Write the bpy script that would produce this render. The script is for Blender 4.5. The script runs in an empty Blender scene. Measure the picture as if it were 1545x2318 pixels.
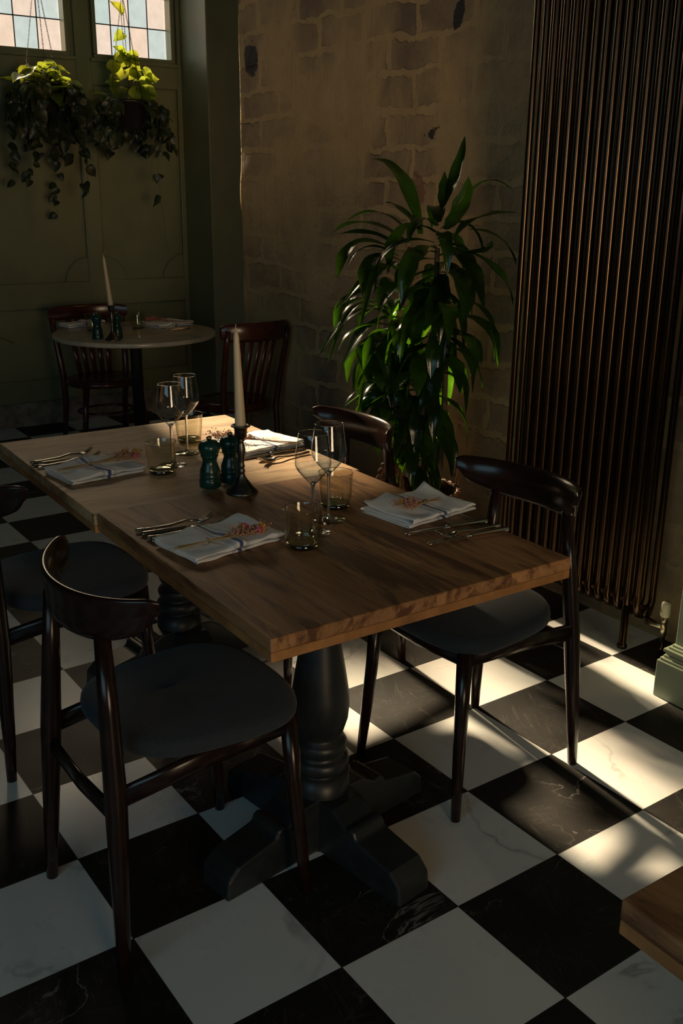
import bpy, math, random
from mathutils import Vector, Matrix, Euler, noise
C = bpy.context.scene.collection
scn = bpy.context.scene
PI = math.pi
S = 0.333                      # floor tile size in metres

# ---------------------------------------------------------------- camera
def make_camera():
    yaw, pitch, roll = -0.9516980, 0.3188535, 0.0104219
    fw = Vector((math.sin(yaw)*math.cos(pitch), math.cos(yaw)*math.cos(pitch), -math.sin(pitch)))
    rt = Vector((math.cos(yaw), -math.sin(yaw), 0))
    up = rt.cross(fw)
    r2 = rt*math.cos(roll) + up*math.sin(roll)
    u2 = -rt*math.sin(roll) + up*math.cos(roll)
    cd = bpy.data.cameras.new('camera'); co = bpy.data.objects.new('camera', cd); C.objects.link(co)
    m = Matrix((r2, u2, -fw)).transposed().to_4x4()
    m.translation = Vector((1.38536, -1.66677, 1.59668))
    co.matrix_world = m
    cd.sensor_fit = 'HORIZONTAL'; cd.sensor_width = 36; cd.lens = 36*2231.85/1545
    cd.clip_start = 0.05; cd.clip_end = 100
    scn.camera = co
make_camera()

# ---------------------------------------------------------------- light
scn.view_settings.view_transform = 'Standard'
scn.view_settings.look = 'None'
scn.view_settings.exposure = 0.0
scn.view_settings.gamma = 1.0
scn.view_settings.use_curve_mapping = False

w = bpy.data.worlds.new('world'); scn.world = w; w.use_nodes = True
bg = w.node_tree.nodes['Background']
bg.inputs[0].default_value = (0.55, 0.72, 0.85, 1); bg.inputs[1].default_value = 0.02

def lamp(name, kind, loc, dirv, energy, color, **kw):
    ld = bpy.data.lights.new(name, kind); lo = bpy.data.objects.new(name, ld); C.objects.link(lo)
    lo.location = loc
    lo.rotation_euler = Vector(dirv).to_track_quat('-Z', 'Y').to_euler()
    ld.energy = energy; ld.color = color
    for k, v in kw.items(): setattr(ld, k, v)
    return lo
SUN_EL, SUN_AZ = math.radians(30.0), math.radians(-3.9)
lamp('sun', 'SUN', (-8, 1, 5), (math.cos(SUN_AZ)*math.cos(SUN_EL), math.sin(SUN_AZ)*math.cos(SUN_EL), -math.sin(SUN_EL)),
     24.0, (1.0, 0.84, 0.60), angle=math.radians(3.4))
# the hazy glow around the sun that the frosted panes let through
lamp('hazy_sun_glow', 'SUN', (-8, 0, 5), (math.cos(SUN_EL*.8), -.02, -math.sin(SUN_EL*.8)), 4.6, (1.0, 0.82, 0.58), angle=math.radians(42))
# added area fills: a cool one behind the camera, a warm one from the side
lamp('cool_fill_behind_camera', 'AREA', (2.2, -4.6, 2.2), (-0.45, 1.0, -0.35), 24, (0.46, 0.82, 1.0), shape='RECTANGLE', size=3.2, size_y=1.8)
lamp('warm_side_fill', 'AREA', (5.2, -1.4, 1.25), (-1.0, 0.37, 0.06), 13.5, (1.0, 0.73, 0.44), shape='RECTANGLE', size=1.5, size_y=1.7, spread=math.radians(62))

# ---------------------------------------------------------------- mesh helpers
class MB:
    def __init__(s): s.v = []; s.f = []; s.sm = []
    def add(s, vs, fs, smooth=True, mat=None):
        o = len(s.v)
        s.v += [tuple((mat @ Vector(p)) if mat else p) for p in vs]
        for f in fs: s.f.append([i+o for i in f]); s.sm.append(smooth)
        return s
    def box(s, x0, x1, y0, y1, z0, z1, mat=None):
        vs = [(x, y, z) for z in (z0, z1) for y in (y0, y1) for x in (x0, x1)]
        return s.add(vs, [(0,2,3,1),(4,5,7,6),(0,1,5,4),(2,6,7,3),(0,4,6,2),(1,3,7,5)], False, mat)
    def lathe(s, prof, n=32, c=(0,0,0), mat=None, caps=True):
        vs = []; fs = []
        for r, z in prof:
            for k in range(n):
                a = 2*PI*k/n; vs.append((c[0]+r*math.cos(a), c[1]+r*math.sin(a), c[2]+z))
        for i in range(len(prof)-1):
            for k in range(n):
                a = i*n+k; b = i*n+(k+1) % n
                fs.append((a, b, b+n, a+n))
        if caps:
            fs.append(tuple(range(n))[::-1]); fs.append(tuple((len(prof)-1)*n+k for k in range(n)))
        return s.add(vs, fs, True, mat)
    def tube(s, pts, rad, n=10, mat=None, flat=None, closed=False, upv=None):
        # tube along pts; rad number or list; flat = (width factor, height factor) or a list of them
        pts = [Vector(p) for p in pts]; m = len(pts)
        if not isinstance(rad, (list, tuple)): rad = [rad]*m
        vs = []; fs = []; prev = None
        for i, p in enumerate(pts):
            if closed: t = pts[(i+1) % m]-pts[(i-1) % m]
            else: t = pts[min(i+1, m-1)]-pts[max(i-1, 0)]
            t.normalize()
            if upv is not None: ref = Vector(upv)
            elif prev is not None: ref = prev
            else: ref = Vector((0,0,1)) if abs(t.z) < 0.9 else Vector((0,1,0))
            a = t.cross(ref)
            if a.length < 1e-5: a = t.cross(Vector((1,0.01,0)))
            a.normalize(); b = a.cross(t).normalized(); prev = b
            fw_, fh_ = (1, 1) if flat is None else (flat[i] if isinstance(flat[0], (list, tuple)) else flat)
            for k in range(n):
                th = 2*PI*k/n
                vs.append(tuple(p + a*(math.cos(th)*rad[i]*fw_) + b*(math.sin(th)*rad[i]*fh_)))
        for i in range(m if closed else m-1):
            j = (i+1) % m
            for k in range(n):
                fs.append((i*n+k, i*n+(k+1) % n, j*n+(k+1) % n, j*n+k))
        if not closed:
            fs.append(tuple(range(n))[::-1]); fs.append(tuple((m-1)*n+k for k in range(n)))
        return s.add(vs, fs, True, mat)
    def grid(s, P, mat=None, closed_u=False):
        nu = len(P); nv = len(P[0]); vs = [tuple(q) for r in P for q in r]; fs = []
        for i in range(nu if closed_u else nu-1):
            for j in range(nv-1):
                a = i*nv+j; b = ((i+1) % nu)*nv+j
                fs.append((a, b, b+1, a+1))
        return s.add(vs, fs, True, mat)
    def build(s, name, mat, parent=None, bevel=0, seg=2, solid=0, sub=0, angle=35):
        me = bpy.data.meshes.new(name); me.from_pydata(s.v, [], s.f); me.update()
        me.polygons.foreach_set('use_smooth', s.sm)
        me.materials.append(mat)
        o = bpy.data.objects.new(name, me); C.objects.link(o)
        if parent is not None: o.parent = parent
        if solid:
            md = o.modifiers.new('solidify', 'SOLIDIFY'); md.thickness = solid; md.offset = 0
        if bevel:
            md = o.modifiers.new('bevel', 'BEVEL'); md.width = bevel; md.segments = seg; md.limit_method = 'ANGLE'; md.angle_limit = math.radians(angle)
        if sub:
            md = o.modifiers.new('sub', 'SUBSURF'); md.levels = sub; md.render_levels = sub
        return o

def tag(o, label=None, cat=None, group=None, kind=None):
    if label: o['label'] = label
    if cat: o['category'] = cat
    if group: o['group'] = group
    if kind: o['kind'] = kind
    return o
def thing(name, label, cat, loc=(0,0,0), rz=0.0, group=None):
    o = bpy.data.objects.new(name, None); C.objects.link(o); o.empty_display_size = 0.05
    o.location = loc; o.rotation_euler = (0, 0, rz)
    return tag(o, label, cat, group)
def struct(o): o['kind'] = 'structure'; return o
def kids(o): return [x for x in C.objects if x.parent == o]
def dup(o, loc, rz, label, group=None):
    def cp(a, par):
        c = a.copy(); C.objects.link(c)
        if par is not None: c.parent = par
        for ch in kids(a): cp(ch, c)
        return c
    r = cp(o, None); r.location = tuple(loc)+(0,)*(3-len(loc)); r.rotation_euler = (0, 0, rz); r['label'] = label
    if group: r['group'] = group
    return r
def lerp(a, b, t): return a+(b-a)*t
def bez(a, b, c, n):
    # quadratic curve that passes through b at its middle
    a, b, c = Vector(a), Vector(b), Vector(c); q = 2*b-(a+c)/2
    return [a*(1-t)**2+q*2*t*(1-t)+c*t*t for t in [i/(n-1) for i in range(n)]]
def T(x=0, y=0, z=0, rz=0, rx=0, ry=0, s=1):
    return Matrix.Translation((x, y, z)) @ Euler((rx, ry, rz)).to_matrix().to_4x4() @ Matrix.Scale(s, 4)

# ---------------------------------------------------------------- material helpers
class NT:
    def __init__(s, name):
        s.m = bpy.data.materials.new(name); s.m.use_nodes = True
        s.t = s.m.node_tree; s.t.nodes.clear()
        s.out = s.n('ShaderNodeOutputMaterial')
    def n(s, typ, **kw):
        x = s.t.nodes.new(typ)
        for k, v in kw.items(): setattr(x, k, v)
        return x
    def put(s, sock, val):
        if val is None: return
        if isinstance(val, bpy.types.NodeSocket): s.t.links.new(val, sock)
        elif isinstance(val, (tuple, list)) and len(val) == 3 and sock.type == 'RGBA': sock.default_value = (*val, 1)
        else: sock.default_value = val
    def math(s, op, a, b=None, c=None, clamp=False):
        x = s.n('ShaderNodeMath', operation=op, use_clamp=clamp); s.put(x.inputs[0], a); s.put(x.inputs[1], b)
        if c is not None: s.put(x.inputs[2], c)
        return x.outputs[0]
    def vmath(s, op, a, b=None):
        x = s.n('ShaderNodeVectorMath', operation=op); s.put(x.inputs[0], a); s.put(x.inputs[1], b); return x.outputs[0]
    def mix(s, f, a, b, blend='MIX'):
        x = s.n('ShaderNodeMix', data_type='RGBA', blend_type=blend); s.put(x.inputs[0], f); s.put(x.inputs[6], a); s.put(x.inputs[7], b); return x.outputs[2]
    def coord(s, which='Object'): return s.n('ShaderNodeTexCoord').outputs[which]
    def map(s, vec, scale=(1,1,1), rot=(0,0,0), loc=(0,0,0)):
        x = s.n('ShaderNodeMapping'); s.put(x.inputs[0], vec); x.inputs[1].default_value = loc; x.inputs[2].default_value = rot; x.inputs[3].default_value = scale; return x.outputs[0]
    def noise(s, vec, scale, detail=4, rough=0.5, dist=0, out=0, w=None):
        x = s.n('ShaderNodeTexNoise'); 
        if w is not None: x.noise_dimensions = '4D'; s.put(x.inputs['W'], w)
        s.put(x.inputs['Vector'], vec); x.inputs['Scale'].default_value = scale; x.inputs['Detail'].default_value = detail
        x.inputs['Roughness'].default_value = rough; x.inputs['Distortion'].default_value = dist
        return x.outputs[out]
    def ramp(s, f, stops, mode='LINEAR'):
        x = s.n('ShaderNodeValToRGB'); s.put(x.inputs[0], f); r = x.color_ramp; r.interpolation = mode
        while len(r.elements) < len(stops): r.elements.new(0.5)
        for e, (p, c) in zip(r.elements, stops):
            e.position = p; e.color = (c, c, c, 1) if isinstance(c, (int, float)) else (*c, 1)
        return x.outputs[0]
    def bump(s, h, strength=0.3, dist=0.01, nrm=None):
        x = s.n('ShaderNodeBump'); s.put(x.inputs['Height'], h); x.inputs['Strength'].default_value = strength; x.inputs['Distance'].default_value = dist
        if nrm is not None: s.put(x.inputs['Normal'], nrm)
        return x.outputs[0]
    def pbsdf(s, color=(.5,.5,.5), rough=.5, metal=0, nrm=None, spec=None, coat=0, coat_rough=.1, sheen=0):
        x = s.n('ShaderNodeBsdfPrincipled'); s.put(x.inputs['Base Color'], color); s.put(x.inputs['Roughness'], rough); s.put(x.inputs['Metallic'], metal)
        if nrm is not None: s.put(x.inputs['Normal'], nrm)
        if spec is not None: s.put(x.inputs['Specular IOR Level'], spec)
        x.inputs['Coat Weight'].default_value = coat; x.inputs['Coat Roughness'].default_value = coat_rough
        x.inputs['Sheen Weight'].default_value = sheen
        return x.outputs[0]
    def done(s, sh): s.t.links.new(sh, s.out.inputs[0]); return s.m

def simple(name, color, rough=.5, metal=0, nscale=0, var=.15, bump=0, **kw):
    m = NT(name); col = color; nrm = None
    if nscale:
        nz = m.noise(m.coord(), nscale, 5, .6)
        lo = tuple(c*(1-var) for c in color); hi = tuple(min(1, c*(1+var)) for c in color)
        col = m.ramp(nz, [(.3, lo), (.7, hi)])
        if bump: nrm = m.bump(nz, bump, .003)
    return m.done(m.pbsdf(col, rough, metal, nrm, **kw))

def mat_floor():
    m = NT('marble_checker_tiles')
    g = m.coord('Object')
    sx = m.n('ShaderNodeSeparateXYZ'); m.put(sx.inputs[0], g)
    ux = m.math('DIVIDE', sx.outputs[0], S); uy = m.math('DIVIDE', sx.outputs[1], S)
    ix = m.math('FLOOR', ux); iy = m.math('FLOOR', uy)
    par = m.math('PINGPONG', m.math('ADD', ix, iy), 1.0)                 # 0 white, 1 black
    fx = m.math('PINGPONG', ux, .5); fy = m.math('PINGPONG', uy, .5)     # distance to the nearest joint
    edge = m.math('MINIMUM', fx, fy)
    grout = m.math('LESS_THAN', edge, .0035)
    tid = m.n('ShaderNodeCombineXYZ'); m.put(tid.inputs[0], ix); m.put(tid.inputs[1], iy)
    wn = m.n('ShaderNodeTexWhiteNoise', noise_dimensions='2D'); m.put(wn.inputs['Vector'], tid.outputs[0])
    off = m.math('MULTIPLY', wn.outputs[0], 40.0)
    # veins of the white marble
    v1 = m.noise(g, 1.5, 5, .56, .5, w=off)
    vein = m.ramp(m.math('ABSOLUTE', m.math('SUBTRACT', v1, .5)), [(0, 1), (.004, .7), (.012, .10), (.035, 0)])
    mask = m.ramp(m.noise(g, 2.2, 2, .5, 0, w=m.math('ADD', off, 7)), [(.50, 0), (.62, 1)])
    cloud = m.noise(g, 3.5, 5, .6, .6, w=off)
    white = m.mix(m.ramp(cloud, [(.35, 0), (.75, .5)]), (.86, .85, .82), (.74, .75, .75))
    white = m.mix(m.math('MULTIPLY', m.math('MULTIPLY', vein, mask), .62), white, (.26, .25, .24))
    # black marble with fine light veins and scratches
    v2 = m.noise(g, 1.7, 6, .6, .9, w=m.math('ADD', off, 3))
    vb = m.ramp(m.math('ABSOLUTE', m.math('SUBTRACT', v2, .5)), [(0, 1), (.0022, .4), (.006, 0)])
    mb = m.ramp(m.noise(g, 3.0, 2, .5, 0, w=m.math('ADD', off, 9)), [(.5, 0), (.62, 1)])
    black = m.mix(m.ramp(m.noise(g, 7, 5, .6, .5, w=off), [(.3, 0), (.8, 1)]), (.008, .0075, .007), (.022, .019, .016))
    black = m.mix(m.math('MULTIPLY', m.math('MULTIPLY', vb, mb), .6), black, (.42, .38, .32))
    scr = None
    for k, (r, sc) in enumerate(((.35, 21), (1.15, 26), (1.75, 24), (2.1, 19), (2.75, 30))):
        q = m.map(m.map(g, (1, 1, 1), (0, 0, r)), (sc*2.2, sc*.10, 1), (0, 0, 0), (k*3.1, k*1.7, 0))
        d = m.math('ABSOLUTE', m.math('SUBTRACT', m.noise(q, 1.3, 2, .5, .15), .5))
        line = m.ramp(d, [(0, 1), (.009, 0)])
        mk = m.ramp(m.noise(m.map(g, (1, 1, 1), (0, 0, 0), (k*5, 0, 0)), 6, 4, .6), [(.50, 0), (.66, 1)])
        line = m.math('MULTIPLY', line, mk)
        scr = line if scr is None else m.math('MAXIMUM', scr, line)
    black = m.mix(m.math('MULTIPLY', scr, .30), black, (.30, .26, .21))
    col = m.mix(par, white, black)
    col = m.mix(grout, col, (.035, .033, .03))
    rough = m.math('ADD', m.math('MULTIPLY', m.noise(g, 5, 4, .6), .18), m.math('MULTIPLY', scr, .12))
    rough = m.math('ADD', rough, m.math('ADD', m.math('MULTIPLY', par, .20), .20))
    h = m.math('SUBTRACT', m.noise(g, 2.5, 2, .5), m.math('MULTIPLY', grout, .25))
    return m.done(m.pbsdf(col, rough, 0, m.bump(h, .12, .004), spec=.45))

def mat_brick():
    m = NT('rough_painted_stone_wall')
    g = m.coord('Object')
    sep = m.n('ShaderNodeSeparateXYZ'); m.put(sep.inputs[0], g)
    cv = m.n('ShaderNodeCombineXYZ'); m.put(cv.inputs[0], sep.outputs[0]); m.put(cv.inputs[1], sep.outputs[2])
    wob = m.vmath('SCALE', m.vmath('SUBTRACT', m.noise(g, 3.2, 3, .55, out=1), (.5, .5, .5)))
    wob.node.inputs[3].default_value = .10
    wob2 = m.vmath('SCALE', m.vmath('SUBTRACT', m.noise(g, 16, 4, .6, out=1), (.5, .5, .5)))
    wob2.node.inputs[3].default_value = .055
    q = m.vmath('ADD', m.vmath('ADD', cv.outputs[0], wob), wob2)
    b = m.n('ShaderNodeTexBrick'); m.put(b.inputs['Vector'], q)
    b.offset = .5; b.offset_frequency = 2; b.squash = 1
    b.inputs['Scale'].default_value = 1; b.inputs['Mortar Size'].default_value = .020; b.inputs['Mortar Smooth'].default_value = .45
    b.inputs['Brick Width'].default_value = .37; b.inputs['Row Height'].default_value = .148; b.inputs['Bias'].default_value = 0
    m.put(b.inputs['Color1'], (0, 0, 0)); m.put(b.inputs['Color2'], (1, 1, 1)); m.put(b.inputs['Mortar'], (.5, .5, .5))
    mort = b.outputs['Fac']
    patch = m.ramp(m.noise(g, 1.7, 5, .6, .4), [(.34, 1), (.56, .0)])     # where the stones show through the render
    stone_mask = m.math('MULTIPLY', m.math('SUBTRACT', 1.0, mort), patch)
    tone = m.math('MULTIPLY', b.outputs['Color'], 1.0)
    stone = m.mix(tone, (.40, .25, .14), (.28, .185, .125))
    stone = m.mix(m.ramp(m.noise(g, 11, 5, .65), [(.35, 0), (.7, .6)]), stone, (.13, .10, .085))
    plas = m.mix(m.ramp(m.noise(g, 4.5, 6, .65, .5), [(.3, 0), (.75, 1)]), (.64, .43, .21), (.48, .32, .165))
    streak = m.noise(m.map(g, (60, 60, 4)), 1, 3, .6)
    plas = m.mix(m.ramp(streak, [(.55, 0), (.75, .35)]), plas, (.22, .155, .10))
    col = m.mix(stone_mask, plas, stone)
    dirt = m.ramp(m.noise(g, 26, 5, .7, 1.0), [(.62, 0), (.7, .75)])
    col = m.mix(m.math('MULTIPLY', dirt, .6), col, (.07, .05, .035))
    # a few dark chipped holes in the render
    vo = m.noise(g, 2.3, 3, .5, 0)
    chip = m.ramp(m.noise(m.map(g, (1, 1, 1), loc=(4.3, 0, 2.2)), 3.3, 5, .6, .4), [(.735, 0), (.75, 1)])
    def spot(x, z, rx, rz):                        # a chipped patch with a ragged outline
        a = m.math('DIVIDE', m.math('SUBTRACT', sep.outputs[0], x), rx); b_ = m.math('DIVIDE', m.math('SUBTRACT', sep.outputs[2], z), rz)
        d = m.math('ADD', m.math('MULTIPLY', a, a), m.math('MULTIPLY', b_, b_))
        d = m.math('ADD', d, m.math('MULTIPLY', m.math('SUBTRACT', m.noise(g, 22, 4, .6), .5), 2.6))
        return m.ramp(d, [(.82, 1), (.95, 0)])
    chip = m.math('MAXIMUM', chip, m.math('MAXIMUM', spot(-1.948, 2.259, .035, .055), spot(-3.605, 2.237, .075, .085)))
    col = m.mix(chip, col, (.045, .042, .042))
    col = m.mix(m.math('MULTIPLY', spot(-2.178, 1.576, .06, .09), .6), col, (.20, .075, .05))
    # greyer and darker towards the floor
    low = m.ramp(m.math('ADD', sep.outputs[2], m.math('MULTIPLY', m.noise(g, 3, 4, .6), .5)), [(.55, 1), (1.25, 0)])
    col = m.mix(m.math('MULTIPLY', low, .45), col, (.17, .155, .12))
    hh = m.math('ADD', m.math('MULTIPLY', stone_mask, -.55), m.math('MULTIPLY', m.noise(g, 14, 7, .68), .55))
    hh = m.math('SUBTRACT', hh, m.math('MULTIPLY', chip, .8))
    hh = m.math('ADD', hh, m.math('MULTIPLY', m.noise(g, 60, 4, .6), .12))
    return m.done(m.pbsdf(col, .85, 0, m.bump(hh, .9, .02), spec=.25))

def mat_wood(name, c1, c2, c3, axis='X', rough=.42, dark=.0, planks=0.11):
    m = NT(name); g = m.coord('Object')
    rot = (0, 0, 0) if axis == 'X' else (0, 0, PI/2)
    q = m.map(g, (1, 1, 1), rot)
    sep = m.n('ShaderNodeSeparateXYZ'); m.put(sep.inputs[0], q)
    pid = m.math('FLOOR', m.math('DIVIDE', sep.outputs[1], planks))
    wn = m.n('ShaderNodeTexWhiteNoise', noise_dimensions='1D'); m.put(wn.inputs['W'], pid)
    off = m.math('MULTIPLY', wn.outputs[0], 20.0)
    gq = m.map(q, (2.2, 34, 34))
    grain = m.noise(gq, 1.2, 6, .62, .5, w=off)
    fig = m.noise(m.map(q, (1.5, 9, 9)), 1.1, 5, .6, 2.2, w=off)
    fine = m.noise(m.map(q, (14, 260, 260)), 1, 3, .6, 0, w=off)
    col = m.mix(m.ramp(grain, [(.3, 0), (.72, 1)]), c1, c2)
    col = m.mix(m.ramp(fig, [(.47, 0), (.60, .95)]), col, c3)
    col = m.mix(m.math('MULTIPLY', m.ramp(fine, [(.5, 0), (.75, 1)]), .35), col, c3)
    br = m.math('ADD', m.math('MULTIPLY', wn.outputs[0], .38), .80)
    hs = m.n('ShaderNodeHueSaturation'); m.put(hs.inputs['Value'], br); m.put(hs.inputs['Color'], col)
    col = hs.outputs[0]
    pj = m.math('PINGPONG', m.math('DIVIDE', sep.outputs[1], planks), .5)
    joint = m.ramp(pj, [(0, 1), (.012, 0)])
    col = m.mix(m.math('MULTIPLY', joint, .45), col, (.05, .025, .012))
    r = m.math('ADD', m.math('MULTIPLY', fine, .25), rough)
    return m.done(m.pbsdf(col, r, 0, m.bump(m.math('ADD', fine, m.math('MULTIPLY', grain, .5)), .22, .002), spec=.4))

def mat_edge():
    m = NT('worn_wood_edge'); g = m.coord('Object')
    n1 = m.noise(m.map(g, (3, 3, 30)), 2, 6, .6, .8)
    blk = m.noise(m.map(g, (7, 7, 1)), 1, 2, .5)
    col = m.mix(m.ramp(n1, [(.3, 0), (.75, 1)]), (.34, .155, .055), (.17, .07, .028))
    col = m.mix(m.ramp(blk, [(.4, 0), (.65, .7)]), col, (.27, .15, .075))
    crack = m.ramp(m.noise(m.map(g, (9, 9, 4)), 2, 6, .7, 1.5), [(.66, 0), (.70, 1)])
    col = m.mix(crack, col, (.03, .015, .008))
    return m.done(m.pbsdf(col, .55, 0, m.bump(n1, .4, .003), spec=.35))

def mat_green_paint():
    m = NT('sage_green_painted_wood'); g = m.coord('Object')
    n1 = m.noise(g, 6, 5, .6)
    col = m.mix(m.ramp(n1, [(.3, 0), (.7, 1)]), (.135, .150, .085), (.165, .18, .105))
    n2 = m.noise(m.map(g, (30, 30, 3)), 2, 4, .6)
    return m.done(m.pbsdf(col, .42, 0, m.bump(m.math('ADD', n2, n1), .12, .004), spec=.4))

def mat_napkin():
    m = NT('white_linen_with_blue_stripes'); g = m.coord('Object')
    sep = m.n('ShaderNodeSeparateXYZ'); m.put(sep.inputs[0], g)
    x = sep.outputs[0]
    def band(c, hw): return m.math('LESS_THAN', m.math('ABSOLUTE', m.math('SUBTRACT', x, c)), hw)
    s_ = band(0.0, .0058)
    for c in (-.0155, -.019, -.0225, .0155, .019, .0225): s_ = m.math('MAXIMUM', s_, m.math('MULTIPLY', band(c, .0007), .8))
    col = m.mix(s_, (.80, .80, .80), (.055, .085, .22))
    wv = m.noise(g, 700, 2, .5)
    big = m.noise(g, 22, 4, .55)
    x_ = m.n('ShaderNodeBsdfPrincipled'); m.put(x_.inputs['Base Color'], col); x_.inputs['Roughness'].default_value = .8
    m.put(x_.inputs['Normal'], m.bump(m.math('ADD', m.math('MULTIPLY', wv, .12), big), .35, .004))
    x_.inputs['Sheen Weight'].default_value = .2
    return m.done(x_.outputs[0])

def mat_fabric():
    m = NT('charcoal_herringbone_fabric'); g = m.coord('Object')
    n1 = m.noise(g, 330, 3, .6)
    t = m.math('ADD', m.math('MULTIPLY', m.noise(m.map(g, (150, 700, 150), (0, 0, .7)), 1, 2, .5), .4), m.math('MULTIPLY', n1, .6))
    col = m.mix(m.ramp(t, [(.25, 0), (.75, 1)]), (.016, .021, .026), (.042, .051, .060))
    return m.done(m.pbsdf(col, .85, 0, m.bump(t, .35, .002), spec=.2, sheen=.15))

def mat_thin_glass(name, tint, edge, refl=1.0):
    m = NT(name)
    lw = m.n('ShaderNodeLayerWeight'); lw.inputs[0].default_value = .35
    tr = m.n('ShaderNodeBsdfTransparent')
    col = m.mix(m.ramp(lw.outputs['Facing'], [(.35, 0), (.95, 1)]), tint, edge)
    m.put(tr.inputs[0], col)
    gl = m.n('ShaderNodeBsdfGlossy'); gl.inputs['Roughness'].default_value = .02
    fc = m.n('ShaderNodeLayerWeight'); fc.inputs[0].default_value = .5
    sch = m.math('ADD', m.math('MULTIPLY', m.math('POWER', fc.outputs['Facing'], 3.5), .8), .07)
    mx = m.n('ShaderNodeMixShader'); m.put(mx.inputs[0], m.math('MULTIPLY', sch, refl, clamp=True)); m.t.links.new(tr.outputs[0], mx.inputs[1]); m.t.links.new(gl.outputs[0], mx.inputs[2])
    return m.done(mx.outputs[0])

def mat_solid_glass(name, color, rough=0.0):
    m = NT(name)
    gb = m.n('ShaderNodeBsdfGlass'); gb.inputs['IOR'].default_value = 1.5; m.put(gb.inputs['Color'], color); gb.inputs['Roughness'].default_value = rough
    return m.done(gb.outputs[0])

def mat_leaf(name, col, back, rough=.25, trans=.35, ribs=0):
    m = NT(name); g = m.coord('Object')
    n1 = m.ramp(m.noise(g, 9, 3, .5), [(.35, 0), (.65, 1)])
    c = m.mix(n1, tuple(x*.6 for x in col), tuple(x*1.35 for x in col))
    back = m.mix(n1, tuple(x*.45 for x in back), back)
    h = m.noise(g, 90, 3, .5)
    p = m.n('ShaderNodeBsdfPrincipled'); m.put(p.inputs['Base Color'], c); p.inputs['Roughness'].default_value = rough
    m.put(p.inputs['Normal'], m.bump(h, .25, .002)); p.inputs['Specular IOR Level'].default_value = .5
    t = m.n('ShaderNodeBsdfTranslucent'); m.put(t.inputs[0], back)
    mx = m.n('ShaderNodeMixShader'); mx.inputs[0].default_value = trans
    m.t.links.new(p.outputs[0], mx.inputs[1]); m.t.links.new(t.outputs[0], mx.inputs[2])
    return m.done(mx.outputs[0])

def mat_pane():
    # old leaded lights in alternating pink and blue-green cathedral glass, lit by the day outside
    m = NT('tinted_leaded_glass'); g = m.coord('Object')
    sep = m.n('ShaderNodeSeparateXYZ'); m.put(sep.inputs[0], g)
    iy = m.math('FLOOR', m.math('DIVIDE', sep.outputs[1], .157)); iz = m.math('FLOOR', m.math('DIVIDE', sep.outputs[2], .19))
    par = m.math('PINGPONG', m.math('ADD', iy, iz), 1.0)
    tid = m.n('ShaderNodeCombineXYZ'); m.put(tid.inputs[0], iy); m.put(tid.inputs[1], iz)
    wn = m.n('ShaderNodeTexWhiteNoise', noise_dimensions='2D'); m.put(wn.inputs['Vector'], tid.outputs[0])
    tint = m.mix(par, (.58, .45, .345), (.37, .435, .40))
    tint = m.mix(m.math('MULTIPLY', wn.outputs[0], .35), tint, (.55, .50, .46))
    n1 = m.noise(g, 14, 6, .65)
    n2 = m.noise(g, 70, 3, .6)
    br = m.math('ADD', m.math('MULTIPLY', n1, .45), m.math('ADD', .72, m.math('MULTIPLY', n2, .12)))
    tr = m.n('ShaderNodeBsdfTransparent'); m.put(tr.inputs[0], m.mix(.6, tint, (.95, .93, .90)))
    em = m.n('ShaderNodeEmission'); m.put(em.inputs[0], tint); m.put(em.inputs[1], m.math('MULTIPLY', br, .86))
    ad = m.n('ShaderNodeAddShader'); m.t.links.new(tr.outputs[0], ad.inputs[0]); m.t.links.new(em.outputs[0], ad.inputs[1])
    return m.done(ad.outputs[0])

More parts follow.
